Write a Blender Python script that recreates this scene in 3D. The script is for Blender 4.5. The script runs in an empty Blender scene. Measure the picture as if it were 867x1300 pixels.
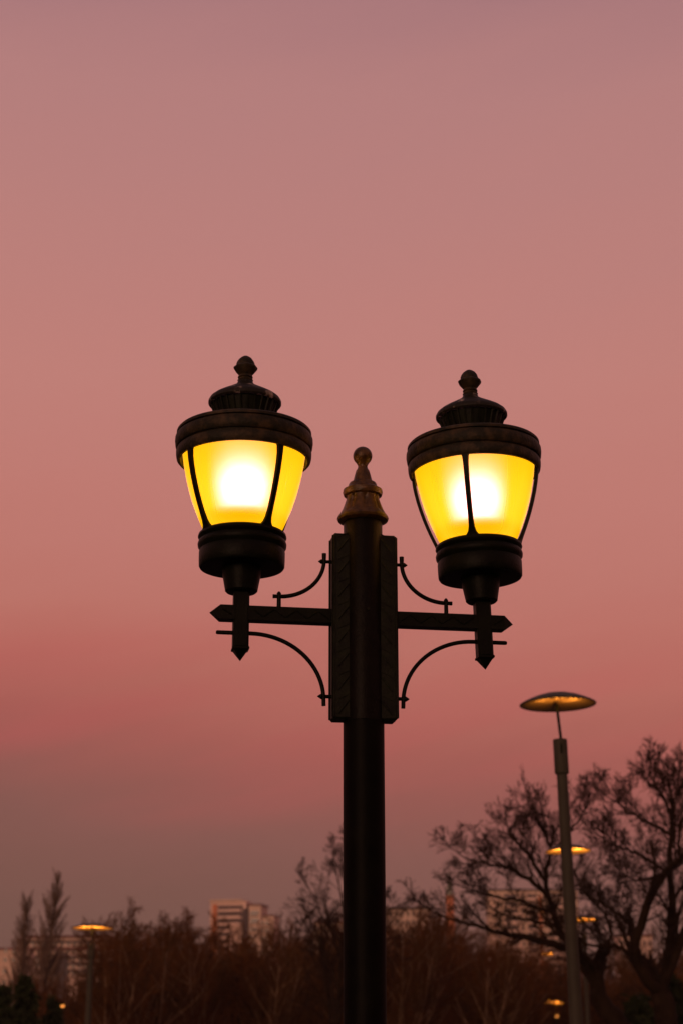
import bpy, math, random
from mathutils import Vector, Matrix

S = bpy.context.scene
COL = S.collection
R = math.radians
F, PITCH, CX, CY, EYE = 2100.0, R(18), 433.5, 650.0, 1.6
SP, CP = math.sin(PITCH), math.cos(PITCH)

# ---------------------------------------------------------------- survey helpers (photo measurements -> metres)
def den(py): return F*CP-(CY-py)*SP
def zrow(py, Y): return EYE+Y*(F*SP+(CY-py)*CP)/den(py)
def xcol(px, py, Y): return Y*(px-CX)/den(py)
def P(px, py, Y): return Vector((xcol(px, py, Y), Y, zrow(py, Y)))

# ---------------------------------------------------------------- object helpers
class MB:
    def __init__(s): s.v = []; s.f = []; s.sm = []
    def add(s, vs, fs, smooth=True):
        o = len(s.v); s.v += [tuple(v) for v in vs]
        s.f += [tuple(i+o for i in f) for f in fs]; s.sm += [smooth]*len(fs)
    def build(s, name, mat, parent=None, sharp=35, loc=None):
        me = bpy.data.meshes.new(name); me.from_pydata(s.v, [], s.f)
        me.polygons.foreach_set('use_smooth', s.sm)
        me.materials.append(mat); me.update()
        if sharp: me.set_sharp_from_angle(angle=R(sharp))
        o = bpy.data.objects.new(name, me); COL.objects.link(o)
        if parent: o.parent = parent
        if loc: o.location = loc
        return o

def frame(d):
    d = d.normalized()
    a = Vector((0, 0, 1)) if abs(d.z) < .95 else Vector((1, 0, 0))
    u = d.cross(a).normalized(); w = u.cross(d).normalized()
    return u, w

def tube(mb, pts, rad, n=8, caps=True):
    m = len(pts); vs = []; fs = []
    for i, p in enumerate(pts):
        d = pts[min(i+1, m-1)]-pts[max(i-1, 0)]
        u, w = frame(d)
        if i and u.dot(pu) < 0: pass
        if i:
            u = (pu-d.normalized()*pu.dot(d.normalized())); u.normalize(); w = u.cross(d.normalized())
        pu = u
        r = rad[i] if hasattr(rad, '__len__') else rad
        for k in range(n):
            a = 2*math.pi*k/n
            vs.append(p+u*(r*math.cos(a))+w*(r*math.sin(a)))
    for i in range(m-1):
        for k in range(n):
            a = i*n+k; b = i*n+(k+1) % n
            fs.append((a, b, b+n, a+n))
    if caps:
        fs.append(tuple(range(n))[::-1]); fs.append(tuple(range((m-1)*n, m*n)))
    mb.add(vs, fs)

def lathe(mb, prof, n=64, closed=False, wob=None):
    vs = []; fs = []; m = len(prof)
    for j, (r, z) in enumerate(prof):
        for k in range(n):
            a = 2*math.pi*k/n
            rr = r*(wob(j, k) if wob else 1)
            vs.append((rr*math.cos(a), rr*math.sin(a), z))
    for j in range(m-1):
        for k in range(n):
            a = j*n+k; b = j*n+(k+1) % n
            fs.append((a, a+n, b+n, b))
    if closed:
        for k in range(n):
            a = (m-1)*n+k; b = (m-1)*n+(k+1) % n
            fs.append((a, k, (k+1) % n, b))
    else:
        if prof[0][0] > 0: fs.append(tuple(range(n)))
        if prof[-1][0] > 0: fs.append(tuple(range((m-1)*n, m*n))[::-1])
    mb.add(vs, fs)

def box(mb, c, s, bev=0.0, rot=None):
    hx, hy, hz = s[0]/2, s[1]/2, s[2]/2
    b = min(bev, hx*.9, hy*.9, hz*.9)
    vs = []
    if b <= 0:
        vs = [Vector((x, y, z)) for x in (-hx, hx) for y in (-hy, hy) for z in (-hz, hz)]
        fs = [(0, 1, 3, 2), (4, 6, 7, 5), (0, 4, 5, 1), (2, 3, 7, 6), (0, 2, 6, 4), (1, 5, 7, 3)]
    else:
        idx = {}
        for sx in (-1, 1):
            for sy in (-1, 1):
                for sz in (-1, 1):
                    for ax in range(3):
                        v = [sx*(hx-b), sy*(hy-b), sz*(hz-b)]
                        v[ax] = (sx*hx, sy*hy, sz*hz)[ax]
                        idx[(sx, sy, sz, ax)] = len(vs); vs.append(Vector(v))
        fs = []
        for ax in range(3):
            o = [a for a in range(3) if a != ax]
            for s_ in (-1, 1):
                q = []
                for (a, c2) in ((-1, -1), (1, -1), (1, 1), (-1, 1)):
                    k = [0, 0, 0]; k[ax] = s_; k[o[0]] = a; k[o[1]] = c2
                    q.append(idx[(*k, ax)])
                fs.append(tuple(q))
        for ax in range(3):
            o = [a for a in range(3) if a != ax]
            for a in (-1, 1):
                for c2 in (-1, 1):
                    k1 = [0, 0, 0]; k2 = [0, 0, 0]
                    k1[o[0]] = k2[o[0]] = a; k1[o[1]] = k2[o[1]] = c2; k1[ax] = -1; k2[ax] = 1
                    fs.append((idx[(*k1, o[0])], idx[(*k2, o[0])], idx[(*k2, o[1])], idx[(*k1, o[1])]))
        for sx in (-1, 1):
            for sy in (-1, 1):
                for sz in (-1, 1):
                    fs.append(tuple(idx[(sx, sy, sz, a)] for a in range(3)))
    if rot: vs = [rot @ v for v in vs]
    vs = [v+Vector(c) for v in vs]
    # consistent outward winding
    cc = Vector(c); out = []
    for f in fs:
        p = [vs[i] for i in f]; nrm = (p[1]-p[0]).cross(p[2]-p[0])
        mid = sum(p, Vector())/len(p)
        out.append(f if nrm.dot(mid-cc) > 0 else f[::-1])
    mb.add(vs, out, False)

def tag(o, label=None, cat=None, group=None, kind=None):
    if label: o['label'] = label
    if cat: o['category'] = cat
    if group: o['group'] = group
    if kind: o['kind'] = kind
    return o
def empty(name, loc=(0, 0, 0), rz=0):
    o = bpy.data.objects.new(name, None); COL.objects.link(o)
    o.location = loc; o.rotation_euler = (0, 0, rz); o.empty_display_size = .2
    return o
def copy_tree(o, parent=None):
    c = o.copy(); COL.objects.link(c); c.parent = parent
    for ch in list(o.children): copy_tree(ch, c)
    return c

# ---------------------------------------------------------------- materials
def mat(name, col, rough=.7, metal=0., spec=.5, var=.25, scale=8, bump=0., col2=None, bscale=None, stretch=None, p0=.35, p1=.68):
    m = bpy.data.materials.new(name); m.use_nodes = True
    nt = m.node_tree; b = nt.nodes['Principled BSDF']
    tc = nt.nodes.new('ShaderNodeTexCoord')
    mp = nt.nodes.new('ShaderNodeMapping'); nt.links.new(tc.outputs['Object'], mp.inputs[0])
    if stretch: mp.inputs['Scale'].default_value = stretch
    n = nt.nodes.new('ShaderNodeTexNoise'); n.inputs['Scale'].default_value = scale
    n.inputs['Detail'].default_value = 6; n.inputs['Roughness'].default_value = .6
    nt.links.new(mp.outputs[0], n.inputs['Vector'])
    r = nt.nodes.new('ShaderNodeValToRGB')
    r.color_ramp.elements[0].position = p0; r.color_ramp.elements[1].position = p1
    c2 = col2 or tuple(min(1, c*(1+var)) for c in col)
    r.color_ramp.elements[0].color = (*[c*(1-var) for c in col], 1)
    r.color_ramp.elements[1].color = (*c2, 1)
    nt.links.new(n.outputs['Fac'], r.inputs[0]); nt.links.new(r.outputs[0], b.inputs['Base Color'])
    b.inputs['Roughness'].default_value = rough; b.inputs['Metallic'].default_value = metal
    b.inputs['Specular IOR Level'].default_value = spec
    if bump:
        n2 = nt.nodes.new('ShaderNodeTexNoise'); n2.inputs['Scale'].default_value = bscale or scale*4
        n2.inputs['Detail'].default_value = 4
        nt.links.new(mp.outputs[0], n2.inputs['Vector'])
        bp = nt.nodes.new('ShaderNodeBump'); bp.inputs['Strength'].default_value = bump
        bp.inputs['Distance'].default_value = .003
        nt.links.new(n2.outputs['Fac'], bp.inputs['Height']); nt.links.new(bp.outputs[0], b.inputs['Normal'])
    return m

M_paint = mat('black_lamp_paint', (.0030, .0042, .0014), .45, 0, .085, .45, 14, .5, bscale=120)
M_post = mat('black_post_paint', (.0022, .0022, .0010), .5, 0, .045, .45, 14, .15, bscale=120)
M_roof = mat('weathered_glint_roof', (.019, .018, .009), .55, 0, .15, .3, 22, .9, col2=(.07, .045, .02), bscale=110, p0=.45, p1=.75)  # lighter patches stand for weathering and for painted glints
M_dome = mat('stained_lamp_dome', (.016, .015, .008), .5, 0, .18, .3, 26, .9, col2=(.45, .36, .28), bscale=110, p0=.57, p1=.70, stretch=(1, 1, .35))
M_sheen = mat('lantern_sheen_paint', (.0032, .0026, .0010), .42, 0, .07, .4, 30, .5, bscale=150)  # brown tint stands for lantern glow on the added sleeve
M_lit_bronze = mat('lamplit_bronze_paint', (.058, .030, .007), .33, .1, .3, .6, 40, .6, bscale=150)  # orange of the lanterns' glow worked into the cap's base colour
M_panel = mat('dark_cast_iron', (.0055, .0075, .0024), .5, 0, .13, .5, 30, .6, bscale=150)
M_grey = mat('grey_pole_paint', (.042, .040, .027), .6, .0, .15, .15, 3, .1)
M_disc = mat('dark_disc_metal', (.035, .035, .022), .55, .0, .2, .2, 6)
M_refl = mat('reflector_metal', (.55, .42, .25), .45, .3, .5, .05, 10)
M_bark = mat('dark_bark', (.018, .011, .006), .9, 0, .1, .4, 5)
M_twig = mat('dark_twigs', (.026, .015, .009), .9, 0, .1, .3, 2)
M_rbark = mat('brown_bark', (.04, .02, .009), .9, 0, .1, .4, 3)
M_rtwig = mat('red_brown_twigs', (.10, .040, .011), .9, 0, .1, .4, .35)
M_btwig = mat('brown_twigs', (.075, .036, .012), .9, 0, .1, .4, .35)
M_birch = mat('pale_birch_bark', (.17, .11, .065), .85, 0, .2, .35, 4)
M_poplar = mat('haze_faded_twigs', (.15, .10, .07), .9, 0, .1, .3, .5)  # lightened so the distant poplars look faded by haze
M_green = mat('dark_needles', (.022, .03, .011), .85, 0, .15, .5, 1.2)
M_ground = mat('park_ground', (.045, .035, .02), .95, 0, .1, .4, .6)
M_path = mat('asphalt_path', (.05, .047, .045), .9, 0, .2, .25, 4)
M_kerb = mat('stone_kerb', (.25, .23, .2), .85, 0, .2, .2, 5)
M_plaster = mat('pale_plaster', (.66, .48, .38), .85, 0, .2, .12, .15)
M_plaster2 = mat('cream_plaster', (.58, .43, .32), .85, 0, .2, .15, .15)
M_orange = mat('orange_brick', (.5, .17, .06), .85, 0, .2, .2, .3)
M_redroof = mat('red_brown_fascia', (.12, .028, .018), .8, 0, .2, .2, .3)
M_darkband = mat('dark_recess', (.06, .042, .035), .8, 0, .2, .3, .3)
M_glass = mat('dark_window_glass', (.045, .035, .032), .25, 0, .5, .4, .4)
M_copperroof = mat('green_copper', (.2, .22, .16), .7, .2, .3, .2, .6)

def emis(name, col, st):
    m = bpy.data.materials.new(name); m.use_nodes = True; nt = m.node_tree
    b = nt.nodes['Principled BSDF']; b.inputs['Base Color'].default_value = (*col, 1)
    b.inputs['Emission Color'].default_value = (*col, 1); b.inputs['Emission Strength'].default_value = st
    return m
M_bulb = emis('lit_lamp', (1, .34, .06), 1.6)
M_glowpanel = emis('glowing_orange_panel', (1, .35, .08), .35)  # orange wall panel made to glow

def globe_material():
    m = bpy.data.materials.new('frosted_amber_glass'); m.use_nodes = True; nt = m.node_tree
    nt.nodes.remove(nt.nodes['Principled BSDF']); out = nt.nodes['Material Output']
    N = nt.nodes.new; L = nt.links.new
    tc = N('ShaderNodeTexCoord'); nz = N('ShaderNodeTexNoise'); nz.inputs['Scale'].default_value = 16
    nz.inputs['Detail'].default_value = 5
    L(tc.outputs['Object'], nz.inputs['Vector'])
    rp = N('ShaderNodeValToRGB'); rp.color_ramp.elements[0].position = .3; rp.color_ramp.elements[1].position = .7
    rp.color_ramp.elements[0].color = (1, .46, .012, 1); rp.color_ramp.elements[1].color = (1, .54, .02, 1)
    L(nz.outputs['Fac'], rp.inputs[0])
    tr = N('ShaderNodeBsdfTranslucent'); L(rp.outputs[0], tr.inputs[0])
    rf = N('ShaderNodeBsdfRefraction'); rf.inputs['Roughness'].default_value = 1.0; rf.inputs['IOR'].default_value = 1.75
    rf.inputs['Color'].default_value = (1, .85, .8, 1)
    rf2 = N('ShaderNodeBsdfRefraction'); rf2.inputs['Roughness'].default_value = 1.0; rf2.inputs['IOR'].default_value = 1.35
    rf2.inputs['Color'].default_value = (1, .8, .7, 1)
    m0 = N('ShaderNodeMixShader'); m0.inputs[0].default_value = .3; L(rf.outputs[0], m0.inputs[1]); L(rf2.outputs[0], m0.inputs[2])
    mx = N('ShaderNodeMixShader'); mx.inputs[0].default_value = .8
    L(tr.outputs[0], mx.inputs[1]); L(m0.outputs[0], mx.inputs[2])
    gl = N('ShaderNodeBsdfGlossy'); gl.inputs['Roughness'].default_value = .15
    mg = N('ShaderNodeMixShader'); mg.inputs[0].default_value = .006
    L(mx.outputs[0], mg.inputs[1]); L(gl.outputs[0], mg.inputs[2])
    em = N('ShaderNodeEmission'); em.inputs['Color'].default_value = (1, .475, .001, 1); em.inputs['Strength'].default_value = 1.02
    ad = N('ShaderNodeAddShader'); L(mg.outputs[0], ad.inputs[0]); L(em.outputs[0], ad.inputs[1])
    L(ad.outputs[0], out.inputs[0])
    return m
M_globe = globe_material()

# ================================================================ MAIN TWO-ARM LAMP
Y0 = 5.25; ROT = R(9); ARM = .40; ZA = 2.939
X0 = xcol(461, 785, Y0)
lamp = empty('street_lamp', (X0, Y0, 0), ROT)
tag(lamp, 'black ornate two-armed street lamp with two glowing yellow lanterns in the foreground', 'street lamp')
YL = Y0-ARM*math.sin(ROT)
def zl(py): return zrow(py, YL)-ZA          # lantern heights relative to the arm
def rl(px, py): return px*YL/den(py)
def prof(rows): return [(rl(r, y), zl(y)) for y, r in rows]
def z0(py): return zrow(py, Y0)
def r0(px, py): return px*Y0/den(py)

# post with a plinth at its foot
mb = MB()
lathe(mb, [(.15, 0), (.15, .05), (.14, .07), (.14, .42), (.125, .45), (.125, .5), (.09, .56), (.078, .6), (.085, .62),
           (.085, .65), (.070, .68), (.0655, .72), (.0655, z0(917)-.002), (.0625, z0(917)+.003), (.0625, z0(662))], 72)
mb.build('post', M_post, lamp, 30)
# post cap
rows = [(664, 25), (663.5, 27), (661.5, 31.5), (659, 32.6), (656.5, 31.6), (654, 29.5), (648, 26), (640, 22.8), (634, 20.8), (631, 20.6),
        (629.5, 24), (626, 25.2), (622.5, 24.6), (620.5, 20.5), (618.5, 18.6), (615.5, 17.8), (613.6, 16.6), (612.4, 13), (609, 11.6), (603, 10), (598, 8.6), (595.5, 6.8), (593, 6), (591, 6.2)]
pr = [(r0(r, y), z0(y)) for y, r in rows]
cr = r0(12.2, 579); cz = z0(579)
a0 = math.asin(min(1, pr[-1][0]/cr))
for i in range(1, 13):
    a = math.pi-a0-(math.pi-a0)*i/12
    pr.append((cr*math.sin(a) if i < 12 else 0.0005, cz+cr*math.cos(a)))
def flute(j, k):
    if 6 <= j <= 8: return 1-.12*max(0, math.cos(2*math.pi*k/12))**1.5
    return 1
mb = MB(); lathe(mb, pr, 96, wob=flute)
mb.build('post_cap', M_lit_bronze, lamp, 40)

mb = MB(); lathe(mb, [(.0628, z0(917)), (.0638, z0(916.5)), (.0640, z0(666)), (.0625, z0(664.5))], 72)
mb.build('collar', M_sheen, lamp, 30)  # sleeve added to carry the lanterns' orange sheen down the post
# cast side panels with zigzag relief
def zig(mb, p0, p1, width_dir, nrm, amp, n, r):
    pts = []
    for i in range(n+1):
        t = i/n; s = 1 if i % 2 else -1
        pts.append(p0.lerp(p1, t)+width_dir*(s*amp)+nrm*0)
    for a, b in zip(pts[:-1], pts[1:]):
        d = (b-a)
        tube(mb, [a+d*.04, b-d*.04], r, 6)
ztop, zbot = z0(682), z0(916)
for sx in (-1, 1):
    mb = MB()
    xi, xo, hd = .036, .1045, .038
    cx = sx*(xi+xo)/2; w = xo-xi
    box(mb, (cx, 0, (ztop+zbot)/2), (w, hd*2, ztop-zbot), .006)
    # raised edge lips front, outer
    for xx in (xi+.004, xo-.004):
        box(mb, (sx*xx, -hd-.0015, (ztop+zbot)/2), (.006, .005, ztop-zbot-.012), .0015)
    box(mb, (sx*(xo+.0015), -hd+.006, (ztop+zbot)/2), (.005, .006, ztop-zbot-.014), .0015)
    box(mb, (sx*(xo+.0015), hd-.006, (ztop+zbot)/2), (.005, .006, ztop-zbot-.014), .0015)
    n = 8
    for i in range(n):
        zc = zbot+(ztop-zbot)*(i+.5)/n
        a = Vector((cx-.017, -hd-.0005, zc-sx*-.022)) if sx > 0 else Vector((cx-.017, -hd-.0005, zc-.022))
        b = Vector((cx+.017, -hd-.0005, zc-.022)) if sx > 0 else Vector((cx+.017, -hd-.0005, zc+.022))
        tube(mb, [a, b], [.0034, .0034], 6)
        tube(mb, [Vector((cx-.017*sx*-1, -hd-.0003, zc+.024)), Vector((cx+.017*sx*-1, -hd-.0003, zc+.04))], .0016, 5)
    mb.build('side_panel', M_panel, lamp)
# bolt on the post face
mb = MB(); tube(mb, [Vector((.006, -.058, z0(779))), Vector((.006, -.0685, z0(779)))], .0045, 6)
mb.build('bolt', M_panel, lamp)

# arms, braces, lanterns --------------------------------------------------
def ell(cx, cz, rx, rz, a0, a1, n=22):
    return [Vector((cx+rx*math.cos(R(a0+(a1-a0)*i/n)), 0, cz+rz*math.sin(R(a0+(a1-a0)*i/n)))) for i in range(n+1)]
k = YL/2039.0       # metres per photo pixel around the arm
def mir(pts, s): return [Vector((s*p.x, p.y, p.z)) for p in pts]
for s in (-1, 1):
    # bar with pyramid end
    mb = MB(); h = .0235; xe = ARM+.068
    vs = [(s*.09, -h, -h), (s*.09, h, -h), (s*.09, h, h), (s*.09, -h, h), (s*xe, -h, -h), (s*xe, h, -h), (s*xe, h, h), (s*xe, -h, h), (s*(xe+.034), 0, 0)]
    fs = [(0, 4, 5, 1), (1, 5, 6, 2), (2, 6, 7, 3), (3, 7, 4, 0), (4, 8, 5), (5, 8, 6), (6, 8, 7), (7, 8, 4)]
    if s < 0: fs = [f[::-1] for f in fs]
    mb.add([Vector(v) for v in vs], fs, False)
    zig(mb, Vector((s*.115, -h-.0004, 0)), Vector((s*(ARM-.035), -h-.0004, 0)), Vector((0, 0, 1)), Vector((0, 0, 0)), .013, 7, .0024)
    zig(mb, Vector((s*(ARM+.03), -h-.0004, 0)), Vector((s*(xe-.004), -h-.0004, 0)), Vector((0, 0, 1)), Vector((0, 0, 0)), .01, 1, .002)
    mb.build('arm', M_paint, lamp, 20, (0, 0, ZA))
    # upper brace: quarter curve + its pins
    mb = MB()
    xb = 50*k+.002
    c = ell(xb+58*k, 76*k, 58*k, 51*k, 180, 270)
    c = [Vector((xb-.0, 0, 85*k)), Vector((xb, 0, 81*k))]+c+[Vector((xb+66*k, 0, 25*k))]
    rr = [.0075]*2+[.0068]*(len(c)-4)+[.0062, .0068]
    tube(mb, mir(c, s), rr, 10)
    pin = [Vector((.09, 0, 74*k)), Vector((xb+.004, 0, 74*k)), Vector((xb+.009, 0, 74*k)), Vector((xb+.019, 0, 74*k))]
    tube(mb, mir(pin, s), [.0058, .0058, .0085, .0015], 8)
    xp = xb+58*k
    pin = [Vector((xp, 0, .01)), Vector((xp, 0, 25*k)), Vector((xp, 0, 29*k)), Vector((xp, 0, 31.5*k))]
    tube(mb, mir(pin, s), [.0075, .0068, .0075, .003], 8)
    mb.build('brace', M_paint, lamp, 45, (0, 0, ZA))
    # lower brace
    mb = MB()
    rx, rz = 93*k, 83*k; xb2 = 50*k+.002
    c = ell(xb2+rx, -108*k, rx, rz, 180, 90)
    c = [Vector((xb2-.0005, 0, -115*k)), Vector((xb2, 0, -111*k))]+c+[Vector((ARM+29*k, 0, -25*k)), Vector((ARM+31*k, 0, -25*k))]
    tube(mb, mir(c, s), [.0068]*(len(c)-1)+[.005], 10)
    pin = [Vector((.09, 0, -103*k)), Vector((xb2+.002, 0, -103*k)), Vector((xb2+.008, 0, -103*k)), Vector((xb2+.020, 0, -103*k))]
    tube(mb, mir(pin, s), [.0062, .0062, .0095, .0015], 8)
    mb.build('brace', M_paint, lamp, 45, (0, 0, ZA))

def make_lantern():
    # holder: drum, neck, square tube with pointed foot (origin at the arm crossing)
    mb = MB()
    lathe(mb, prof([(753, 11), (752.5, 18.5), (750.5, 20.6), (748, 21), (731, 24.2), (726, 24.8), (722.2, 25.2), (722, 51), (721.6, 53), (719.6, 54.3), (712, 54.6),
                    (702, 54.6), (699.5, 53.4), (698, 54.2), (695.5, 56), (692, 56.4), (688.5, 55.2), (687, 53.6), (685.6, 55), (683, 56.2), (680, 55.4), (678.5, 53.5), (677, 48), (676.6, 30)]), 80)
    h = .0255; zt = zl(750); zb = zl(824)
    box(mb, (0, 0, (zt+zb)/2), (2*h, 2*h, zt-zb), .006)
    box(mb, (0, 0, zb), (2*h+.004, 2*h+.004, .009), .002)
    tip = zl(839.5); q = h-.002
    mb.add([Vector(v) for v in ((-q, -q, zb-.0035), (q, -q, zb-.0035), (q, q, zb-.0035), (-q, q, zb-.0035), (0, 0, tip))],
           [(1, 0, 4), (2, 1, 4), (3, 2, 4), (0, 3, 4)], False)
    lan = mb.build('lantern', M_paint, lamp, 32)
    # glass
    mb = MB()
    lathe(mb, prof([(680, 42), (676, 48.2), (668, 52.3), (660, 55.8), (650, 60), (640, 63.8), (628, 67.6), (615, 71), (602, 73.8), (590, 76), (578, 77.6), (570, 78)]), 96)
    gp = mb.build('globe', M_globe, lan, 0)
    for f in gp.data.polygons: f.use_smooth = True
    # the two cap discs of the lathe are not wanted
    import bmesh
    bm = bmesh.new(); bm.from_mesh(gp.data)
    bmesh.ops.delete(bm, geom=[f for f in bm.faces if len(f.verts) > 4], context='FACES'); bm.to_mesh(gp.data); bm.free()
    # roof: brim with rings, closed inside
    mb = MB()
    outer = [(587, 80.5), (587, 83), (585, 84.8), (581, 85.6), (576, 85.8), (573.6, 84.6), (572.8, 82.4), (571.8, 82.6), (571, 85), (569, 86.6), (563, 87.3), (559, 87), (556.6, 85.8),
             (555.6, 82.6), (554.6, 82.6), (553.8, 85.4), (551, 85.2), (549.4, 83.6), (548.2, 80), (546, 72), (543.5, 62), (541, 52), (539, 44), (537.5, 37), (536, 36.6), (535, 35)]
    inner = [(545, 30), (560, 70), (574, 79.6), (585, 80)]
    lathe(mb, prof([(y, r) for y, r in outer]+inner), 96, closed=True)
    mb.build('roof', M_roof, lan, 32)
    # vent: tapering drum with upright fins
    mb = MB()
    lathe(mb, prof([(538, 31), (514, 40.5), (511, 41)]), 64)
    n = 28
    for i in range(n):
        a = 2*math.pi*i/n; rm = Matrix.Rotation(a, 3, 'Z')
        p = [rm @ Vector((rl(34.5, 536), 0, zl(536))), rm @ Vector((rl(39.5, 522), 0, zl(522))), rm @ Vector((rl(43.6, 512), 0, zl(512)))]
        tube(mb, p, .0032, 5)
    mb.build('vent', M_panel, lan, 40)
    mb = MB()
    lathe(mb, prof([(514.5, 40), (514.8, 44.4), (513, 46.2), (510.5, 46.2), (507.6, 44.5), (504.2, 40), (500.6, 33.5), (497, 26.5), (493.6, 20), (490.6, 14.5), (488, 11), (485.5, 9.7), (484.2, 9.3)]), 80)
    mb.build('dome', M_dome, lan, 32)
    mb = MB()
    def seg(j, kk): return 1+.03*math.cos(8*2*math.pi*kk/64) if 9 <= j <= 16 else 1
    lathe(mb, prof([(485, 8.8), (483.2, 10), (481.8, 9), (480.6, 8.2), (479.6, 9.6), (478.2, 9.2), (476.5, 8), (474.5, 10), (472, 12.2), (470, 13.6), (468.6, 14.6), (467, 14.9), (465.8, 13.6),
                    (464.6, 11.6), (462, 11.4), (459, 10.2), (456, 8), (454, 5.6), (452.6, 3.2), (451.6, .1)]), 64, wob=seg)
    mb.build('finial', M_roof, lan, 40)
    # ribs: band that flares where it joins roof and drum
    pts = [(682, 55, 16), (680, 55.3, 11), (678, 55.8, 8.5), (675, 57, 6), (670, 59.2, 4.4), (660, 63.5, 3.7), (650, 67.4, 3.6), (640, 70.9, 3.6), (628, 74.6, 3.6), (616, 77.8, 3.6), (604, 80.3, 3.7), (596, 81.6, 3.9), (588, 82.2, 4.6), (584, 82.4, 6.5), (581, 82.5, 9.5), (579, 82.5, 14), (577, 82.5, 20)]
    mb = MB(); vs = []; fs = []
    for y, r, hw in pts:
        ro, zz, w = rl(r, y), zl(y), rl(hw, y); ri = ro-.0105
        a = w/ro
        for (rad, sg, cut) in ((ro, -1, .8), (ro+.0012, 0, 0), (ro, 1, .8), (ri, 1, 1), (ri, -1, 1)):
            t = a*sg*(cut if cut else 1)
            vs.append(Vector((rad*math.sin(t), -rad*math.cos(t), zz)))
    m = len(pts)
    for i in range(m-1):
        for j in range(5):
            a = i*5+j; b = i*5+(j+1) % 5
            fs.append((a, b, b+5, a+5))
    mb.add(vs, fs, True)
    rib = mb.build('rib', M_paint, lan, 40); rib.rotation_euler.z = R(28.5)
    for j in range(1, 4):
        r = rib.copy(); COL.objects.link(r); r.parent = lan; r.rotation_euler.z = R(28.5+90*j)
    # lamp holder flared into an added plate that shades the lower globe; bulb
    mb = MB(); lathe(mb, [(.022, zl(679)), (.022, zl(664)), (rl(36, 658), zl(657)), (rl(43, 653), zl(652.5)), (rl(42, 653), zl(651.5)), (.03, zl(655))], 40); mb.build('lamp_socket', M_panel, lan)
    ld = bpy.data.lights.new('bulb', 'POINT'); ld.energy = 3.3; ld.color = (1, .40, .60); ld.shadow_soft_size = .06
    lo = bpy.data.objects.new('bulb', ld); COL.objects.link(lo); lo.parent = lan; lo.location = (0, 0, zl(618))
    return lan
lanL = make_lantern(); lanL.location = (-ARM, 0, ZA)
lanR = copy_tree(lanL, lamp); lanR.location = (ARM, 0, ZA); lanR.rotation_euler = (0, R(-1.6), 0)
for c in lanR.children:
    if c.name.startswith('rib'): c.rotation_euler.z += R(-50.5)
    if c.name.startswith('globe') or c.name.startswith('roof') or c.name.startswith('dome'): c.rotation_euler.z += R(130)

# ================================================================ DISC LAMPS
def make_disc_lamp():
    """top of the disc at z=0 is 4.7 m above ground; local origin at the foot"""
    H = 4.66
    t = empty('disc_lamp')
    def ph(z): return z
    mb = MB(); lathe(mb, [(.09, 0), (.09, .02), (.068, .03), (.064, 1.2), (.048, H-.62), (.046, H-.60)], 20); mb.build('pole', M_grey, t)
    mb = MB(); lathe(mb, [(.046, H-.66), (.063, H-.65), (.0655, H-.64), (.0655, H-.345), (.062, H-.335), (.02, H-.333)], 20)
    mb.build('collar', M_grey, t)
    mb = MB(); box(mb, (-.0, -.0665, H-.43), (.02, .006, .09), .001); mb.build('nozzle', M_panel, t)
    mb = MB(); tube(mb, [Vector((0.01, 0, H-.34)), Vector((-.012, 0, H-.01))], .0135, 8); mb.build('stem', M_panel, t)
    Rr = .352
    mb = MB()
    up = [(0.001, .098), (.06, .096), (.13, .086), (.20, .066), (.27, .038), (.32, .014), (.348, -.002), (.352, -.008), (.349, -.013), (.34, -.012)]
    lathe(mb, up, 72)
    sh = mb.build('shade', M_disc, t, 50, (0, 0, H))
    import bmesh
    bm = bmesh.new(); bm.from_mesh(sh.data)
    bmesh.ops.delete(bm, geom=[f for f in bm.faces if len(f.verts) > 4], context='FACES'); bm.to_mesh(sh.data); bm.free()
    mb = MB()
    def cor(j, kk): return 1
    vs = []; fs = []; n = 160
    pf = [(.345, -.012), (.30, -.002), (.22, .012), (.14, .022), (.05, .028)]
    for j, (r, z) in enumerate(pf):
        for kk in range(n):
            a = 2*math.pi*kk/n
            dz = (-.013 if kk % 4 < 2 else .0)*(0 if j == 0 else 1)
            vs.append((r*math.cos(a), r*math.sin(a), z+dz))
    for j in range(len(pf)-1):
        for kk in range(n):
            a = j*n+kk; b = j*n+(kk+1) % n; fs.append((a, b, b+n, a+n))
    fs.append(tuple(range((len(pf)-1)*n, len(pf)*n)))
    mb.add(vs, fs, False); mb.build('reflector', M_refl, sh, 0)
    return t, H
dl0, DH = make_disc_lamp()
used = False
def disc_lamp(px, py, Y, label, power, tilt=(0, 0), sc=1.0, nod=0, lz=.15):
    global used
    o = dl0 if not used else copy_tree(dl0)
    used = True
    top = P(px, py, Y)
    h = top.z; s = sc
    zfoot = h-DH*s
    # pole reaches the ground: scale the height so the foot stands on z=0
    o.scale = (s, s, h/DH)
    o.location = (top.x, top.y, 0)
    o.rotation_euler = (R(tilt[0]), R(tilt[1]), 0)
    if tilt[1]: o.location.x -= math.tan(R(tilt[1]))*h
    tag(o, label, 'lamp', 'disc-topped park lamps')
    ld = bpy.data.lights.new('uplight', 'SPOT'); ld.energy = power; ld.color = (1, .36, .05)
    ld.spot_size = R(165); ld.spot_blend = .3; ld.shadow_soft_size = .03
    lo = bpy.data.objects.new('uplight', ld); COL.objects.link(lo); lo.parent = o
    lo.location = (.0, -.11, DH-lz)
    for c in o.children:
        if c.name.startswith('shade'): c.rotation_euler.x = R(-nod); lo.rotation_euler = (R(180), 0, 0)
    return o
disc_lamp(707.5, 893, 15.0, 'tall grey disc lamp at the right, nearest and largest of the disc-topped lamps', 1.5, (0, -1.0), lz=.10)
disc_lamp(720.5, 1080, 25.8, 'glowing disc lamp showing on both sides behind the tall grey pole', 11, (0, -1.0), nod=2)
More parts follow.
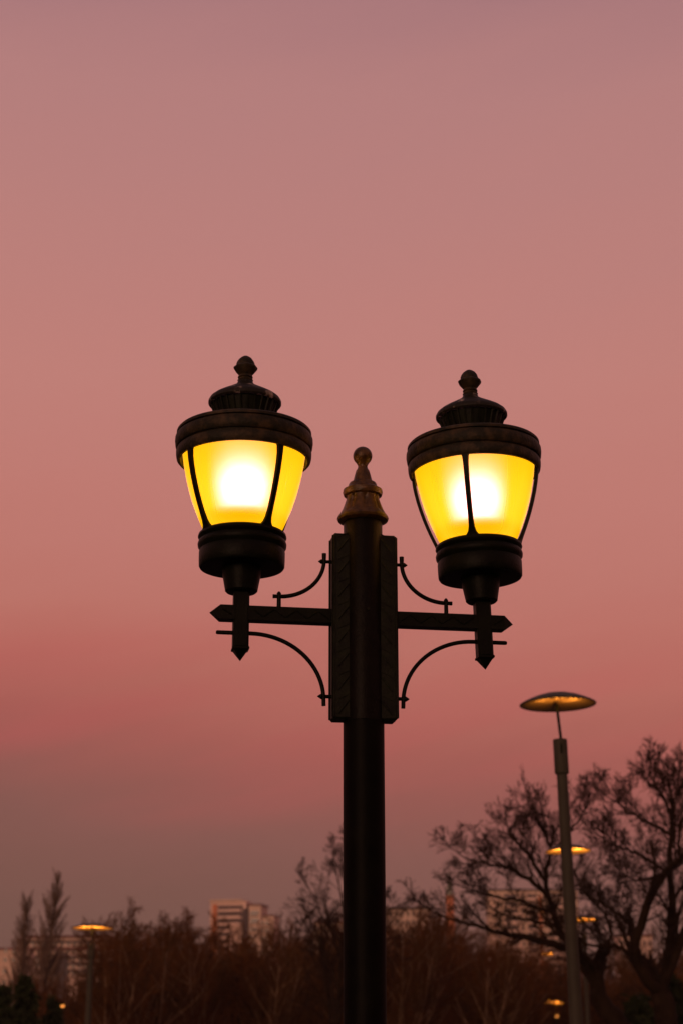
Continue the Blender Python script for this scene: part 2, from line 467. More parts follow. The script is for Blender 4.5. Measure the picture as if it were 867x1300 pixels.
disc_lamp(740, 1168, 38.5, 'small glowing disc lamp peeping out just right of the tall grey pole', 16, nod=3)
disc_lamp(703, 1272, 64, 'low glowing disc lamp left of the foot of the tall grey pole', 22, (0, 7), nod=12)
disc_lamp(118, 1178, 29.4, 'lone glowing disc lamp at the left, in front of the banded flats', 9, (0, .3), nod=3)
disc_lamp(694, 1211, 90, 'faint far disc lamp among branches below the balcony block', 14, nod=6)

# small path luminaires far off
def bollard(px, py, Y, label):
    p = P(px, py, Y); t = empty('garden_light', (p.x, p.y, 0)); tag(t, label, 'lamp', 'small far garden lights')
    mb = MB(); lathe(mb, [(.09, 0), (.06, .05), (.045, p.z-.1), (.06, p.z-.06), (.06, p.z-.05)], 12); mb.build('pole', M_grey, t)
    mb = MB(); lathe(mb, [(.045, p.z-.049), (.06, p.z-.01), (.05, p.z+.05), (.02, p.z+.07)], 12); mb.build('lamp_globe', M_bulb, t)
bollard(706, 1290, 58, 'tiny orange light just under the low glowing disc lamp')
bollard(80, 1277, 62, 'tiny orange light low in the dark trees at the left')

# ================================================================ TREES
def rvec(rg): return Vector((rg.gauss(0, 1), rg.gauss(0, 1), rg.gauss(0, 1)))
def grow(mt, mc, p, d, L, r, lev, mx, rg, pr):
    n = 5 if lev < mx else 3
    pts = [p.copy()]; rad = [r]; d = d.normalized()
    for i in range(n):
        d = (d+rvec(rg)*pr['wig']*(1+.3*lev)+Vector((0, 0, 1))*pr['trop']).normalized()
        p = p+d*(L/n); pts.append(p.copy()); rad.append(max(pr['rmin'], r*(1-.68*(i+1)/n)))
    m = mt if lev <= pr['tl'] else mc
    tube(m, pts, rad, 7 if lev == 0 else (5 if lev == 1 else 3), caps=False)
    if lev >= mx: return
    nc = pr['nc'][min(lev, len(pr['nc'])-1)]
    ph = rg.random()*6.28
    for c in range(nc):
        t = pr['t0']+(1-pr['t0'])*(c+rg.random()*.8)/nc; t = min(t, 1)
        fi = t*n; i = min(int(fi), n-1); q = pts[i].lerp(pts[i+1], fi-i)
        dd = (pts[i+1]-pts[i]).normalized(); u, w = frame(dd); ph += 2.4+rg.random()
        an = R(rg.uniform(*pr['ang'])); nd = dd*math.cos(an)+(u*math.cos(ph)+w*math.sin(ph))*math.sin(an)
        rr = max(pr['rmin'], (r*(1-.68*t))*rg.uniform(.5, .72))
        grow(mt, mc, q, nd, L*rg.uniform(*pr['len'])*(1.1-pr.get('sh', .5)*t), rr, lev+1, mx, rg, pr)

def guided(mt, mc, pts, ra, rb, L1, n1, rg, pr, mx, side=None):
    """a surveyed limb with procedural boughs sprouting from it"""
    # smooth the polyline
    sm = []
    for i in range(len(pts)-1):
        p0 = pts[max(i-1, 0)]; p1 = pts[i]; p2 = pts[i+1]; p3 = pts[min(i+2, len(pts)-1)]
        for q in range(4):
            t = q/4
            sm.append(.5*((2*p1)+(p2-p0)*t+(2*p0-5*p1+4*p2-p3)*t*t+(3*p1-p0-3*p2+p3)*t*t*t))
    sm.append(pts[-1].copy())
    sm = [s+rvec(rg)*.012 for s in sm]
    m = len(sm); rad = [ra+(rb-ra)*i/(m-1) for i in range(m)]
    tube(mt, sm, rad, 8, caps=False)
    ph = rg.random()*6
    for c in range(n1):
        t = .12+.88*(c+rg.random()*.7)/n1; fi = min(t, .999)*(m-1); i = int(fi)
        q = sm[i].lerp(sm[i+1], fi-i); dd = (sm[i+1]-sm[i]).normalized(); u, w = frame(dd); ph += 2.2+rg.random()
        an = R(rg.uniform(*pr['ang'])); nd = dd*math.cos(an)+(u*math.cos(ph)+w*math.sin(ph))*math.sin(an)+Vector((0, 0, .35))
        grow(mt, mc, q, nd, L1*rg.uniform(.6, 1.15)*(1.1-.35*t), max(pr['rmin'], rad[i]*rg.uniform(.4, .6)), 1, mx, rg, pr)
    grow(mt, mc, sm[-1], sm[-1]-sm[-2], L1*.9, rb, 1, mx, rg, pr)

def tree_obj(name, mt, mc, bark, twig, label, cat='tree', group=None, loc=(0, 0, 0)):
    t = empty(name, loc); tag(t, label, cat, group)
    mt.build('trunk', bark, t, 0); mc.build('crown', twig, t, 0)
    return t

PN = dict(wig=.055, trop=.045, rmin=.0048, tl=1, nc=[5, 5, 4, 4], t0=.12, ang=(20, 54), len=(.48, .86))
def rel(pts, Y, base, rg, dj=.35):
    out = []; yo = 0
    for i, (a, b) in enumerate(pts):
        if i: yo += rg.uniform(-dj, dj)
        out.append(P(a, b, Y+yo)-base)
    return out
# leaning tree whose crown spreads left behind the grey pole
rg = random.Random(11); Y = 29.0; KS = 1.32
base = Vector((xcol(818, 1300, Y), Y, 0)); mt, mc = MB(), MB()
T0 = P(800, 1322, Y)-base
J = P(757, 1262, Y)-base
guided(mt, mc, [Vector((0, 0, -.1)), Vector((-.02, 0, .8)), T0, P(776, 1292, Y)-base, J], .23, .15, .8, 2, rg, PN, 3)
def limb(pts, ra, rb, L1, n1, dj=.3, mx=4, st=None):
    q = rel(pts, Y, base, rg, dj)
    if st is not None: q[0] = st
    guided(mt, mc, q, ra*KS*.78, rb*KS*.8, L1*KS*.95, n1, rg, PN, mx)
limb([(757, 1262), (748, 1231), (733, 1211), (702, 1199), (666, 1190), (632, 1184), (605, 1175), (568, 1166)], .095, .018, .62, 9, .25, 4, J)
limb([(752, 1245), (725, 1208), (704, 1165), (692, 1112), (699, 1082), (691, 1058)], .075, .018, .75, 11, .3)
limb([(697, 1140), (678, 1121), (645, 1103), (615, 1096), (590, 1090)], .045, .012, .6, 9, .35)
limb([(693, 1120), (665, 1080), (652, 1066), (644, 1052)], .035, .012, .6, 7, .35)
limb([(700, 1085), (718, 1060), (735, 1040), (742, 1025)], .03, .012, .5, 6, .3)
limb([(703, 1160), (672, 1148), (640, 1140), (612, 1135), (590, 1128)], .035, .012, .45, 5, .35)
limb([(712, 1190), (690, 1172), (655, 1166), (622, 1152)], .03, .012, .4, 4, .4)
limb([(752, 1240), (770, 1206), (772, 1170), (748, 1140), (736, 1128)], .04, .012, .45, 7, .3)
tree_obj('bare_tree', mt, mc, M_bark, M_twig, 'dark leaning bare tree whose boughs spread left behind the tall grey lamp pole', loc=base)
# right-hand tree
rg = random.Random(5); Y = 28.0; KS = 1.35
base = Vector((xcol(852, 1300, Y), Y, 0)); mt, mc = MB(), MB()
J = P(838, 1262, Y)-base
guided(mt, mc, [Vector((0, 0, -.1)), Vector((.02, 0, .7)), P(848, 1325, Y)-base, J], .26, .17, .8, 2, rg, PN, 3)
limb([(838, 1262), (815, 1235), (806, 1200), (822, 1148), (843, 1108), (866, 1088), (885, 1060)], .10, .03, .7, 10, .3, 4, J)
limb([(838, 1262), (850, 1200), (852, 1140), (850, 1080), (854, 1032), (849, 1004)], .09, .014, .55, 11, .25, 4, J)
limb([(838, 1262), (858, 1205), (880, 1160), (905, 1120)], .09, .03, .7, 7, .3, 4, J)
limb([(815, 1225), (790, 1205), (765, 1203), (738, 1197)], .05, .015, .5, 7, .3)
limb([(807, 1190), (790, 1165), (765, 1148), (744, 1135)], .035, .012, .5, 7, .3)
limb([(851, 1060), (820, 1042), (795, 1030), (780, 1018)], .03, .012, .5, 8, .3)
limb([(852, 1110), (815, 1088), (790, 1076), (770, 1070)], .032, .012, .5, 8, .3)
limb([(845, 1108), (812, 1118), (790, 1108)], .03, .012, .5, 6, .3)
limb([(852, 1040), (838, 1010), (828, 998), (818, 988)], .024, .01, .45, 7, .25)
limb([(853, 1020), (870, 990), (878, 978)], .024, .01, .5, 6, .25)
limb([(862, 1090), (862, 1050), (890, 1010)], .03, .01, .5, 6, .3)
tree_obj('bare_tree', mt, mc, M_bark, M_twig, 'dark bare tree at the right edge, tallest of the bare crowns', loc=base)

# tree just left of the main post
PM = dict(sh=.75, wig=.05, trop=.03, rmin=.0065, tl=1, nc=[17, 8, 7, 5], t0=.22, ang=(26, 56), len=(.42, .66))
rg = random.Random(23); Y = 45.0; base = Vector((xcol(417, 1300, Y), Y, 0)); mt, mc = MB(), MB()
H = zrow(1076, Y)
grow(mt, mc, Vector((0, 0, -.1)), Vector((0, 0, 1)), H*.93, .10, 0, 4, rg, PM)
tree_obj('bare_tree', mt, mc, M_bark, M_twig, 'slender bare tree standing just left of the black lamp post', loc=base)

# poplars, far left
PP = dict(sh=.8, wig=.02, trop=.05, rmin=.022, tl=0, nc=[130, 9, 5], t0=.1, ang=(22, 38), len=(.22, .33))
def poplar(px, top, Y, seed, label):
    rg = random.Random(seed); b = Vector((xcol(px, 1250, Y), Y, 0)); mt, mc = MB(), MB()
    grow(mt, mc, Vector((0, 0, -.1)), Vector((0, 0, 1)), zrow(top, Y)*1.0, .22, 0, 3, rg, PP)
    tree_obj('poplar_tree', mt, mc, M_bark, M_poplar, label, group='bare poplars at the left', loc=b)
poplar(56, 1118, 150, 3, 'taller of the two slim bare poplars at the far left')
poplar(25, 1144, 160, 4, 'shorter of the two slim bare poplars at the far left')

# the tree line: several prototypes, then individuals copied from them
PT = dict(wig=.06, trop=.05, rmin=.010, tl=1, nc=[13, 9, 7, 4], t0=.08, ang=(22, 55), len=(.33, .55))
def proto(seed, bark, twig, name='bare_tree'):
    rg = random.Random(seed); mt, mc = MB(), MB()
    nst = rg.choice((1, 2, 3))
    for i in range(nst):
        grow(mt, mc, Vector((rg.uniform(-.15, .15), rg.uniform(-.15, .15), -.1)), Vector((rg.uniform(-.25, .25), rg.uniform(-.2, .2), 1)), 6.0, .085 if nst > 1 else .12, 0, 4 if nst == 1 else 3, rg, PT)
    return tree_obj(name, mt, mc, bark, twig, 'x')
protos = [proto(31, M_rbark, M_rtwig), proto(32, M_rbark, M_rtwig), proto(37, M_rbark, M_btwig), proto(41, M_bark, M_rtwig), proto(44, M_birch, M_btwig, 'birch_tree'), proto(48, M_birch, M_rtwig, 'birch_tree')]
pused = set()
def put(i, px, top, Y, rg, wide=1.0):
    o = protos[i]
    if i in pused: o = copy_tree(o)
    pused.add(i)
    h = zrow(top, Y); s = h/6.1
    o.location = (xcol(px, 1280, Y), Y, 0); o.rotation_euler = (0, 0, rg.uniform(0, 6.28)); o.scale = (s*wide, s*wide, s)
    if o.name.startswith('birch'):
        tag(o, 'pale-stemmed birch in the blurred tree line, its light trunk showing among brown twigs', 'tree', 'birches in the tree line')
    else:
        tag(o, 'reddish brown bare tree merging into the blurred tree line below the towers', 'tree', 'brown trees of the far tree line')
rg = random.Random(77)
def skyline(px):
    ks = [(-60, 1262), (0, 1262), (60, 1262), (105, 1256), (128, 1226), (146, 1188), (175, 1172), (215, 1176), (255, 1192), (300, 1205), (345, 1196), (390, 1180), (440, 1188), (500, 1182), (545, 1186), (600, 1200), (660, 1215), (720, 1222), (780, 1224), (830, 1214), (930, 1210)]
    for (a, b), (c, d) in zip(ks[:-1], ks[1:]):
        if a <= px <= c: return b+(d-b)*(px-a)/(c-a)
    return 1215
px = -30
while px < 900:
    put(rg.choice((0, 1, 2, 3, 3)), px, skyline(px)+rg.uniform(-8, 14), rg.uniform(74, 92), rg, 1.25); px += rg.uniform(19, 29)
px = -20
while px < 900:
    put(rg.choice((0, 1, 2, 3)), px, skyline(px)+rg.uniform(14, 38), rg.uniform(55, 68), rg, 1.3); px += rg.uniform(30, 46)
for px, top, Y, i in ((190, 1196, 50, 4), (150, 1225, 48, 5), (262, 1210, 52, 5), (340, 1215, 50, 4), (505, 1180, 46, 4), (528, 1200, 50, 5), (610, 1215, 47, 4), (468, 1214, 52, 5), (655, 1228, 49, 5)):
    put(i, px, top, Y, rg, .9)

# evergreens: trunk + drooping needle sprays
def conifer(px, top, Y, seed, label, width=.3, group=None, name='spruce_tree', dense=1.0):
    rg = random.Random(seed); h = zrow(top, Y); mt, mc = MB(), MB()
    tube(mt, [Vector((0, 0, -.1)), Vector((0.02, 0, h*.5)), Vector((0, 0, h))], [.1, .06, .01], 8)
    for i in range(int(150*dense)):
        t = (i+rg.random())/int(150*dense); z = h*(.06+.93*t); L = h*width*(1-t)**.85*rg.uniform(.65, 1.15)+.08
        a = rg.random()*6.28; d = Vector((math.cos(a), math.sin(a), .12))
        p = Vector((0, 0, z)); pts = [p, p+d*L*.5, p+d*L+Vector((0, 0, -.16*L))]
        tube(mt, pts, [.018, .011, .004], 3, False)
        ns = int(10+L*26)
        for q in range(ns):
            s = (q+rg.random())/ns; c = p+d*L*s+Vector((0, 0, -.16*L*s*s)); sd = rg.choice((-1, 1))
            w = Vector((-d.y, d.x, 0))*sd; e = c+(w*.8+d*.7+rvec(rg)*.25)*(.09+.22*(1-s)*L*.7)+Vector((0, 0, -.05))
            nn = rvec(rg)*.022
            mc.add([c-nn, c+nn, e+nn*.4, e-nn*.4], [(0, 1, 2, 3)], False)
            f2 = c.lerp(e, .5)+rvec(rg)*.05; mc.add([c-nn, f2+nn, f2-nn*2], [(0, 1, 2)], False)
    tree_obj(name, mt, mc, M_bark, M_green, label, group=group, loc=(xcol(px, 1290, Y), Y, 0))
conifer(32, 1238, 36, 1, 'dark green spruce second from the left edge, in front of the banded flats', .2)
conifer(4, 1252, 38, 2, 'dark green spruce at the left edge of the picture', .22)
conifer(68, 1266, 40, 3, 'dark green spruce right of its two taller neighbours at the left', .22)
conifer(812, 1262, 30, 4, 'dark evergreen behind the forked trunks at the lower right', .5)
conifer(852, 1236, 32, 5, 'dark evergreen at the lower right edge, taller of the two there', .5)

# far belt of woodland, one mass behind the individual trees
rg = random.Random(9); mb = MB()
for i in range(5200):
    Y = rg.uniform(105, 135); px = rg.uniform(-160, 1030)
    top = skyline(px)+14; ht = zrow(top, Y)*rg.uniform(.55, 1.02)
    x = xcol(px, 1280, Y); p = Vector((x, Y, rg.uniform(0, ht*.55)))
    q = p+Vector((rg.gauss(0, .8), rg.gauss(0, .8), ht-p.z))
    mid = p.lerp(q, .5)+rvec(rg)*.3
    tube(mb, [p, mid, q], [.07, .04, .012], 3, False)
    for j in range(4):
        s = p.lerp(q, rg.uniform(.3, .95)); tube(mb, [s, s+Vector((rg.gauss(0, .7), rg.gauss(0, .5), rg.uniform(.3, 1.2)))], [.03, .01], 3, False)
wd = mb.build('woodland', M_rtwig, None, 0); tag(wd, 'far brown belt of leafless woodland behind the separate trees', 'woodland', kind='stuff')

# ================================================================ BUILDINGS
def wbox(mb, x0, x1, y0, y1, z0_, z1): box(mb, ((x0+x1)/2, (y0+y1)/2, (z0_+z1)/2), (x1-x0, y1-y0, z1-z0_))
def part(name, m, parent, boxes):
    mb = MB()
    for b in boxes: wbox(mb, *b)
    return mb.build(name, m, parent, 0)
def windows(parent, cells, m=M_glass, frame_m=M_plaster):
    """cells: (x0,x1,z0,z1) on front face y=0; each window is its own part with a projecting frame"""
    for (a, b, c, d) in cells:
        w = part('window', m, parent, [(a, b, -.12, .1, c, d)])
def bld(name, pxc, py, Y, label, cat='building', rz=0):
    x = xcol(pxc, py, Y); t = empty(name, (x, Y, 0), rz); return tag(t, label, cat)

# A: low banded flats at the far left
Y = 600; b = bld('apartment_building', 82, 1210, Y, 'low pale flats with dark red roof bands at the far left behind the spruces')
s = Y/2170; W = 60*s; top = zrow(1189, Y)
part('wall', M_plaster, b, [(-W, W, 0, 14, 0, top-.4)])
part('roof', M_redroof, b, [(-W+2.4, W+.4, -1.2, 14.5, top-.35, top+.35)])
fl = 1.9
for i, (zz, m, hgt) in enumerate(((top-2.1, M_darkband, .7), (top-4.6, M_redroof, .9), (top-7.2, M_darkband, .8), (top-9.6, M_darkband, .8), (top-12, M_darkband, .8))):
    part('balcony', m, b, [(-W-.3, W-.1, -1.3, -.02, zz, zz+hgt)])
    cells = []
    x = -W+.8
    while x < W-1.2:
        cells.append((x, x+.8, zz-1.25, zz-.15)); x += 2.1
    windows(b, cells)
part('stair_tower', M_darkband, b, [(-2.2, 1.1, -1.7, -.2, 0, top-5.4)])
part('stair_tower', M_redroof, b, [(-W+.2, -W+1.6, -1.6, -.03, top-2.6, top-.45)])
b = bld('house', 12, 1230, 480, 'small pale block at the left edge beside the banded flats')
part('wall', M_plaster2, b, [(-5.4, 5.4, 0, 8, 0, zrow(1206, 480))]); part('roof', M_redroof, b, [(-4.4, 4.4, 1, 7, zrow(1206, 480)+.01, zrow(1203, 480))])
windows(b, [(x, x+.8, z, z+1) for x in (-4.2, -1.6, .8, 3.2) for z in (13, 16, 19, 22, 25, 27.5)])

# B: tower block with balcony bands
Y = 700; s = Y/2150; b = bld('tower_block', 305, 1150, Y, 'pale tower block with an orange corner strip and stacked balcony bands, left of centre', rz=R(-12))
top = zrow(1144, Y)
part('wall', M_plaster, b, [(-39*s, 8*s, 0, 12, 0, top)])
part('parapet', M_plaster2, b, [(-40*s, 3*s, -.7, 12.4, top+.02, top+.7)])
part('corner_strip', M_orange, b, [(-35*s, -29.5*s, -.9, -.03, 0, top-1.2)])
for i in range(18):
    zz = top-3.0-i*2.75
    part('balcony', M_plaster, b, [(-28*s, (2 if i < 3 else -10)*s, -1.6, -.03, zz-1.3, zz-.2)])
    part('window', M_darkband, b, [(-28*s, (4 if i < 3 else -12)*s, -.25, -.02, zz-.15, zz+1.2)])
part('stair_tower', M_darkband, b, [(4.5*s, 10.5*s, -1.2, -.03, 0, top-3.2)])
part('wall', M_plaster2, b, [(11*s, 27*s, 1, 12, 0, top-1.8)])
part('roof', M_redroof, b, [(8.5*s, 28*s, .6, 12.4, top-1.75, top-1.2)])
for i in range(9):
    zz = top-6-i*3
    windows(b, [(14*s+q*1.6, 14*s+q*1.6+.9, zz, zz+1.3) for q in range(2)])
for i in range(2):
    part('window', M_glass, b, [(14*s, 24*s, .85, .98, top-5.2-i*3, top-4.0-i*3)])
part('wall', M_plaster2, b, [(27.2*s, 42*s, 3, 13, 0, top-6)])
part('roof', M_redroof, b, [(27.3*s, 42.6*s, 2.6, 13.4, top-5.95, top-5.4)])
for i in range(8):
    zz = top-9.5-i*3
    windows(b, [(29*s, 31*s, zz, zz+1.4), (34*s, 37*s, zz, zz+1.4)])

# C: long blocks behind the main post
Y = 560; s = Y/2160; b = bld('apartment_building', 425, 1190, Y, 'pale block half hidden just left of the black lamp post')
top = zrow(1172, Y)
part('wall', M_plaster2, b, [(-26*s, 25*s, 0, 10, 0, top)]); part('roof', M_redroof, b, [(-26.5*s, 25.5*s, -.5, 10.3, top+.02, top+.7)])
windows(b, [(x*s, (x+2.6)*s, top-2.6-i*3, top-1.1-i*3) for x in (-22, -15, -8, -1, 6, 13, 19) for i in range(5)])
Y = 600; s = Y/2160; b = bld('apartment_building', 516, 1180, Y, 'brown flat-roofed block with a dark roof edge just right of the black lamp post')
top = zrow(1152, Y)
part('wall', M_plaster2, b, [(-32*s, 28*s, 0, 12, 0, top-.7)]); part('roof', M_darkband, b, [(-33*s, 29.5*s, -.9, 12.5, top-.65, top+.25)])
windows(b, [(x*s, (x+3)*s, top-3-i*3, top-1.5-i*3) for x in (-28, -21, -14, -7, 0, 7, 14, 21) for i in range(6)])

# D: minaret-like spire
Y = 700; s = Y/2160; b = bld('brick_spire', 571.5, 1180, Y, 'slim orange brick tower with a pointed green spire', 'tower')
zt, ze = zrow(1106, Y), zrow(1137, Y)
mb = MB(); lathe(mb, [(6.6*s, 0), (6.4*s, ze-9), (6.9*s, ze-8.8), (6.9*s, ze-8.2), (5.3*s, ze-8), (5.2*s, ze-.5), (5.9*s, ze-.4), (5.9*s, ze)], 8); mb.build('tower_shaft', M_orange, b, 20)
mb = MB(); lathe(mb, [(5.4*s, ze+.02), (3.9*s, ze+2.2), (.12, zt)], 8); mb.build('spire', M_copperroof, b, 20)

# E: balcony block behind the bare crown
Y = 680; s = Y/2155; b = bld('tower_block', 672, 1170, Y, 'wide pale block with rows of balconies seen through the leaning bare tree')
top = zrow(1131, Y)
part('wall', M_plaster2, b, [(-52*s, 62*s, 0, 14, 0, top)])
part('roof', M_darkband, b, [(-53*s, 63*s, -.6, 14.5, top+.02, top+.7)])
for i in range(14):
    zz = top-1.3-i*3.05
    for (xa, xb) in ((-50, -42), (-33, -13), (-4, 10), (22, 44)):
        part('balcony', M_plaster, b, [(xa*s, xb*s, -1.8, -.03, zz-2.5, zz-1.5)])
        if xb-xa > 10: part('window', M_darkband, b, [((xa+1)*s, (xb-1)*s, -.2, -.02, zz-1.4, zz-.05)])
    if i < 12:
        windows(b, [(x*s, (x+3)*s, zz-1.6, zz-.2) for x in (-40, -10, 49, 56)])
part('pillar', M_orange, b, [(12*s, 16*s, -.5, -.02, 0, top-2)])
part('pillar', M_plaster, b, [(-11.5*s, -10.6*s, -2, -.03, 0, top-.1), (-1*s-3*s, -3.1*s, -2, -.03, 0, top-.1)])
part('glowing_orange_panel', M_glowpanel, b, [(-10*s+24*s, 18*s, -.8, -.55, top-9, top-7.6)])  # orange panel with a glow of its own, no lamp behind

# F: lower blocks to the right
Y = 500; s = Y/2170; b = bld('apartment_building', 806, 1210, Y, 'low pink block glimpsed between the trunks right of the tall grey pole')
top = zrow(1189, Y)
part('wall', M_plaster, b, [(-20*s, 22*s, 0, 10, 0, top)]); part('roof', M_redroof, b, [(-21*s, 23*s, -.6, 10.4, top+.02, top+.6)])
windows(b, [(x*s, (x+3)*s, top-2.8-i*3, top-1.2-i*3) for x in (-17, -10, -3, 4, 11, 17) for i in range(4)])

# ================================================================ GROUND
def sheet(name, pts, z, m):
    mb = MB(); mb.add([Vector((x, y, z)) for x, y in pts], [tuple(range(len(pts)))], False); o = mb.build(name, m, None, 0); o['kind'] = 'structure'; return o
sheet('ground', [(-3000, -500), (3000, -500), (3000, 6000), (-3000, 6000)], 0, M_ground)
sheet('path', [(-3.2, -20), (3.6, -20), (3.6, 48), (-3.2, 48)], .004, M_path)
for x in (-3.27, 3.67):
    mb = MB(); box(mb, (x, 14, .06), (.13, 68, .125), .015); o = mb.build('kerb', M_kerb, None, 20); o['kind'] = 'structure'

# thin evening haze round the whole place
mh = bpy.data.materials.new('evening_haze'); mh.use_nodes = True
mh.node_tree.nodes.remove(mh.node_tree.nodes['Principled BSDF'])
pv = mh.node_tree.nodes.new('ShaderNodeVolumePrincipled'); pv.inputs['Color'].default_value = (.9, .86, .84, 1); pv.inputs['Density'].default_value = .0002
mh.node_tree.links.new(pv.outputs[0], mh.node_tree.nodes['Material Output'].inputs['Volume'])
mb = MB(); box(mb, (0, 2750, 44.5), (6100, 6600, 91)); hz = mb.build('haze', mh, None, 0); tag(hz, 'thin evening haze over the park and far buildings', 'haze', kind='stuff')

# ================================================================ SKY + LIGHT
w = bpy.data.worlds.new('World'); S.world = w; w.use_nodes = True
nt = w.node_tree; N = nt.nodes.new; L = nt.links.new
bg = nt.nodes['Background']
def lin(c): return tuple((x/255/12.92 if x/255 <= .04045 else ((x/255+.055)/1.055)**2.4) for x in c)
tc = N('ShaderNodeTexCoord'); sep = N('ShaderNodeSeparateXYZ'); L(tc.outputs['Generated'], sep.inputs[0])
# slow band wobble so the layers are not ruler straight
mpn = N('ShaderNodeMapping'); mpn.inputs['Scale'].default_value = (2.6, 2.6, 15); mpn.inputs['Rotation'].default_value = (0, R(2.5), 0); L(tc.outputs['Generated'], mpn.inputs[0])
n1 = N('ShaderNodeTexNoise'); n1.inputs['Scale'].default_value = 1.3; n1.inputs['Detail'].default_value = 5; n1.inputs['Roughness'].default_value = .55; L(mpn.outputs[0], n1.inputs['Vector'])
m1 = N('ShaderNodeMath'); m1.operation = 'MULTIPLY_ADD'; m1.inputs[1].default_value = .05; m1.inputs[2].default_value = -.025
L(n1.outputs['Fac'], m1.inputs[0])
m2 = N('ShaderNodeMath'); m2.operation = 'ADD'; L(sep.outputs['Z'], m2.inputs[0]); L(m1.outputs[0], m2.inputs[1])
# the dusky layer stands higher towards the left
cx_ = N('ShaderNodeClamp'); cx_.inputs['Min'].default_value = -.3; cx_.inputs['Max'].default_value = .3; L(sep.outputs['X'], cx_.inputs['Value'])
wz = N('ShaderNodeMapRange'); wz.inputs['From Min'].default_value = .15; wz.inputs['From Max'].default_value = .34; wz.inputs['To Min'].default_value = .10; wz.inputs['To Max'].default_value = .02; L(sep.outputs['Z'], wz.inputs['Value'])
tx = N('ShaderNodeMath'); tx.operation = 'MULTIPLY_ADD'; L(cx_.outputs[0], tx.inputs[0]); L(wz.outputs[0], tx.inputs[1]); L(m2.outputs[0], tx.inputs[2])
def sinrow(py): return math.sin(PITCH+math.atan((CY-py)/F))
ramp = N('ShaderNodeValToRGB'); ramp.color_ramp.interpolation = 'LINEAR'
mr = N('ShaderNodeMapRange'); mr.inputs['From Min'].default_value = -.02; mr.inputs['From Max'].default_value = .62; L(tx.outputs[0], mr.inputs['Value']); L(mr.outputs[0], ramp.inputs[0])
SKY = [(1330, (92, 66, 58)), (1200, (114, 80, 71)), (1130, (124, 83, 75)), (1075, (133, 86, 79)), (1010, (151, 88, 81)), (950, (166, 92, 84)), (900, (176, 100, 90)), (850, (184, 107, 96)), (780, (189, 115, 104)),
       (640, (193, 123, 114)), (480, (193, 128, 120)), (300, (187, 128, 123)), (120, (181, 127, 125)), (0, (170, 121, 123)), (-300, (130, 98, 105))]
cr_ = ramp.color_ramp
while len(cr_.elements) < len(SKY): cr_.elements.new(.5)
for e, (py, c) in zip(cr_.elements, sorted(SKY, key=lambda q: -q[0])):
    e.position = (sinrow(py)+.02)/.64; e.color = (*lin(c), 1)
# pink streaks low in the sky
mps = N('ShaderNodeMapping'); mps.inputs['Scale'].default_value = (2.0, 2.0, 17); mps.inputs['Rotation'].default_value = (0, R(-5), 0); 
zk = N('ShaderNodeMath'); zk.operation = 'MULTIPLY_ADD'; L(sep.outputs['X'], zk.inputs[0]); zk.inputs[1].default_value = -.22; L(sep.outputs['Z'], zk.inputs[2])
cb = N('ShaderNodeCombineXYZ'); L(sep.outputs['X'], cb.inputs[0]); L(sep.outputs['Y'], cb.inputs[1]); L(zk.outputs[0], cb.inputs[2])
L(cb.outputs[0], mps.inputs[0]); L(cb.outputs[0], mpn.inputs[0])
n2 = N('ShaderNodeTexNoise'); n2.inputs['Scale'].default_value = 1.9; n2.inputs['Detail'].default_value = 4; L(mps.outputs[0], n2.inputs['Vector'])
rs = N('ShaderNodeValToRGB'); rs.color_ramp.elements[0].position = .46; rs.color_ramp.elements[1].position = .72
L(n2.outputs['Fac'], rs.inputs[0])
band = N('ShaderNodeValToRGB'); bc = band.color_ramp
for e in range(2): bc.elements.new(.5)
for e, (py, v) in zip(bc.elements, ((1090, 0), (1000, 1), (880, .8), (700, 0))):
    e.position = (sinrow(py)+.02)/.64; e.color = (v, v, v, 1)
L(mr.outputs[0], band.inputs[0])
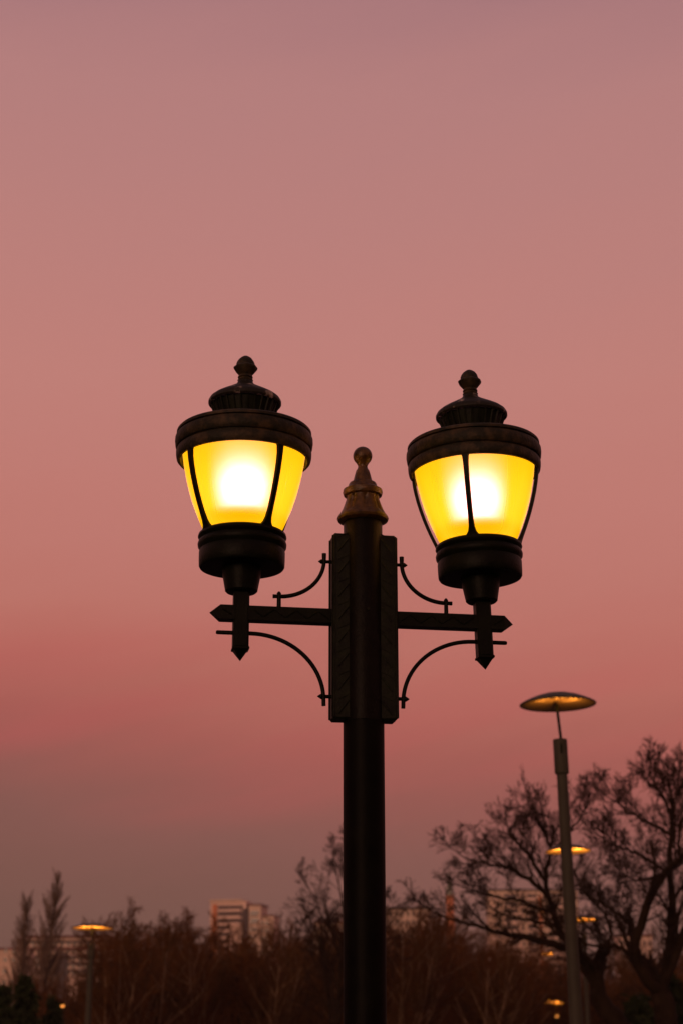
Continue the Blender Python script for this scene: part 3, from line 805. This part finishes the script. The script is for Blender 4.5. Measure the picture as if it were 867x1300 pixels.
mm = N('ShaderNodeMath'); mm.operation = 'MULTIPLY'; L(rs.outputs[0], mm.inputs[0]); L(band.outputs[0], mm.inputs[1])
mm2 = N('ShaderNodeMath'); mm2.operation = 'MULTIPLY'; mm2.inputs[1].default_value = .32; L(mm.outputs[0], mm2.inputs[0])
mixp = N('ShaderNodeMix'); mixp.data_type = 'RGBA'; L(mm2.outputs[0], mixp.inputs[0]); L(ramp.outputs[0], mixp.inputs[6]); mixp.inputs[7].default_value = (*lin((188, 86, 86)), 1)
# a little physical twilight sky on top
sky = N('ShaderNodeTexSky'); sky.sky_type = 'NISHITA'; sky.sun_disc = False
SUN_EL, SUN_AZ = R(3), R(200)
sky.sun_elevation = SUN_EL; sky.sun_rotation = SUN_AZ
addn = N('ShaderNodeMix'); addn.data_type = 'RGBA'; addn.blend_type = 'ADD'; addn.inputs[0].default_value = .002
L(mixp.outputs[2], addn.inputs[6]); L(sky.outputs[0], addn.inputs[7])
L(addn.outputs[2], bg.inputs['Color']); bg.inputs['Strength'].default_value = 1.0

sd = bpy.data.lights.new('sun', 'SUN'); sd.energy = 1.5; sd.angle = R(28); sd.color = (1, .56, .36)
so = bpy.data.objects.new('sun', sd); COL.objects.link(so)
d = Vector((math.sin(SUN_AZ)*math.cos(SUN_EL), math.cos(SUN_AZ)*math.cos(SUN_EL), math.sin(SUN_EL)))
so.rotation_euler = d.to_track_quat('Z', 'Y').to_euler(); so.location = d*30

# ================================================================ CAMERA
cd = bpy.data.cameras.new('camera'); cam = bpy.data.objects.new('camera', cd); COL.objects.link(cam)
cd.sensor_fit = 'VERTICAL'; cd.sensor_height = 36; cd.lens = F/1300*36
cam.location = (0, 0, EYE); cam.rotation_euler = (R(90)+PITCH, 0, 0)
cd.clip_end = 9000; cd.clip_start = .1
cd.dof.use_dof = True; cd.dof.focus_distance = 5.5; cd.dof.aperture_fstop = 4.0
S.camera = cam
S.view_settings.view_transform = 'Standard'; S.view_settings.look = 'None'
S.view_settings.exposure = 0; S.view_settings.gamma = 1
